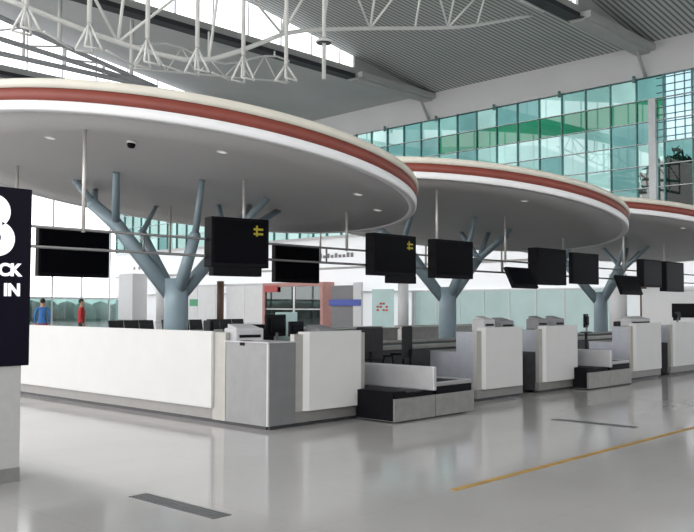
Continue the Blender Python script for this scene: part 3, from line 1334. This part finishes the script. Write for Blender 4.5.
# dark lettering (too small to read) on the white upper band
for y0, y1, z, lab in ((69.2, 72.6, 5.0, 'row of tiny dark letters on the white band, far left'),
                       (42.2, 46.0, 5.1, 'row of tiny dark letters on the white band, right of rear screen')):
    b = B()
    y = y0
    while y < y1:
        h_ = rnd.choice((.30, .34, .22))
        wallbox(b, y, y + .28, z, z + h_, -.03, .0)
        y += rnd.choice((.42, .42, .9))
    tag(b.done('wall_lettering', GREYEQ), lab, 'lettering')
# grey shelf-like cornice line on white band
b = B()
wallbox(b, 19.8, 76, 4.25, 4.4, -.12, 0)
struct(b.done('trim_%d' % n, BEAMG)); n += 1


# waiting benches
def bench(x, y, lab):
    t = thing('waiting_bench', lab, 'bench', (x, y, 0), group='dark waiting benches')
    b = B()
    for k in range(3):
        b.box(-.9 + k * .61, -.33 + k * .61, -.25, .22, .42, .46, .015)
    b.done('seat', RUBBER, t)
    b = B()
    for k in range(3):
        b.prism([(.20, .46), (.24, .46), (.36, 1.0), (.32, 1.0)], 0, -.9 + k * .61, -.33 + k * .61)
    b.done('backrest', RUBBER, t)
    for s in (-.8, .8):
        b = B()
        b.tube([(s, -.22, .02), (s, .0, .40), (s, .24, .02)], .025, 6)
        b.done('leg', STEEL, t)
    b = B()
    b.tube([(-.9, 0, .40), (.9, 0, .40)], .03, 8)
    b.done('beam', STEEL, t)


bench(17.0, 25.6, 'dark waiting bench beyond the counter, just right of the red jacketed person')
bench(19.3, 25.8, 'dark waiting bench beyond the counter, second from the red jacketed person')
bench(21.5, 26.0, 'dark waiting bench beyond the counter, nearest the branching column')


# people
def person(loc, rz, lab, top, legs):
    t = thing('person', lab, 'person', loc, rz)
    me = bpy.data.meshes.new('body')
    V, E, Rr = [], [], []

    def add(p, r, par=None):
        V.append(p)
        Rr.append(r)
        if par is not None:
            E.append((par, len(V) - 1))
        return len(V) - 1
    pel = add((0, 0, .94), .125)
    w_ = add((0, 0, 1.10), .115, pel)
    c_ = add((0, -.01, 1.30), .135, w_)
    s_ = add((0, 0, 1.41), .085, c_)
    nk = add((0, -.01, 1.48), .052, s_)
    h1 = add((0, -.025, 1.55), .070, nk)
    h2 = add((0, -.02, 1.63), .082, h1)
    add((0, -.01, 1.69), .058, h2)
    for s in (-1, 1):
        sh = add((s * .17, 0, 1.40), .058, s_)
        el = add((s * .23, .02, 1.13), .040, sh)
        wr_ = add((s * .22, -.07, .90), .027, el)
        pm = add((s * .215, -.09, .83), .030, wr_)
        for k in range(4):
            f1 = add((s * .215 + .0, -.115 + k * .018, .785 - .004 * abs(k - 1.5)), .009, pm)
            add((s * .205, -.115 + k * .018 - .008, .735 + .006 * abs(k - 1.3)), .008, f1)
        th_ = add((s * .20, -.125, .83), .010, pm)
        add((s * .19, -.145, .79), .009, th_)
        hp = add((s * .095, 0, .86), .095, pel)
        kn = add((s * .10, -.02 * s, .50), .060, hp)
        an = add((s * .105, .02, .10), .040, kn)
        ft = add((s * .11, -.07, .04), .038, an)
        add((s * .115, -.15, .032), .030, ft)
    me.from_pydata(V, E, [])
    o = bpy.data.objects.new('tmp_body', me)
    COL.objects.link(o)
    md = o.modifiers.new('skin', 'SKIN')
    for i, v in enumerate(me.skin_vertices[0].data):
        v.radius = (Rr[i], Rr[i])
        v.use_root = i == 0
    o.modifiers.new('sub', 'SUBSURF').levels = 2
    dg = bpy.context.evaluated_depsgraph_get()
    m2 = bpy.data.meshes.new_from_object(o.evaluated_get(dg))
    bpy.data.objects.remove(o)
    m2.materials.clear()
    for m in (SKIN, top, legs, BLACK):
        m2.materials.append(m)
    for p in m2.polygons:
        z = p.center.z
        ax = abs(p.center.x)
        p.use_smooth = True
        p.material_index = 0 if z > 1.455 or (z < .915 and ax > .185) else (1 if z > .93 else (2 if z > .10 else 3))
    bo = bpy.data.objects.new('body', m2)
    COL.objects.link(bo)
    bo.parent = t
    b = B()
    b.ball((0, .012, 1.655), .088, 3, (.95, 1.05, .95))
    for v in list(b.bm.verts):
        if v.co.z < 1.64 and v.co.y < .0:
            b.bm.verts.remove(v)
    b.done('hair', HAIR, t)
    b = B()
    for s in (-1, 1):
        b.ball((s * .03, -.103, 1.62), .009, 2)
    b.done('eyes', HAIR, t)
    b = B()
    b.prism([(-.100, 1.615), (-.128, 1.578), (-.098, 1.572)], 0, -.012, .012)
    b.box(-.022, .022, -.102, -.09, 1.548, 1.555)
    for s in (-1, 1):
        b.ball((s * .082, -.015, 1.60), .022, 2, (.4, .8, 1.2))
    b.done('face_features', SKIN, t)
    return t


person((13.9, 26.3, 0), 2.6, 'person in blue shirt and maroon trousers standing beyond the long white counter', CLB, CLM)
person((15.35, 26.4, 0), 1.0, 'person in red jacket and dark trousers beyond the long white counter', CLR, CLD)
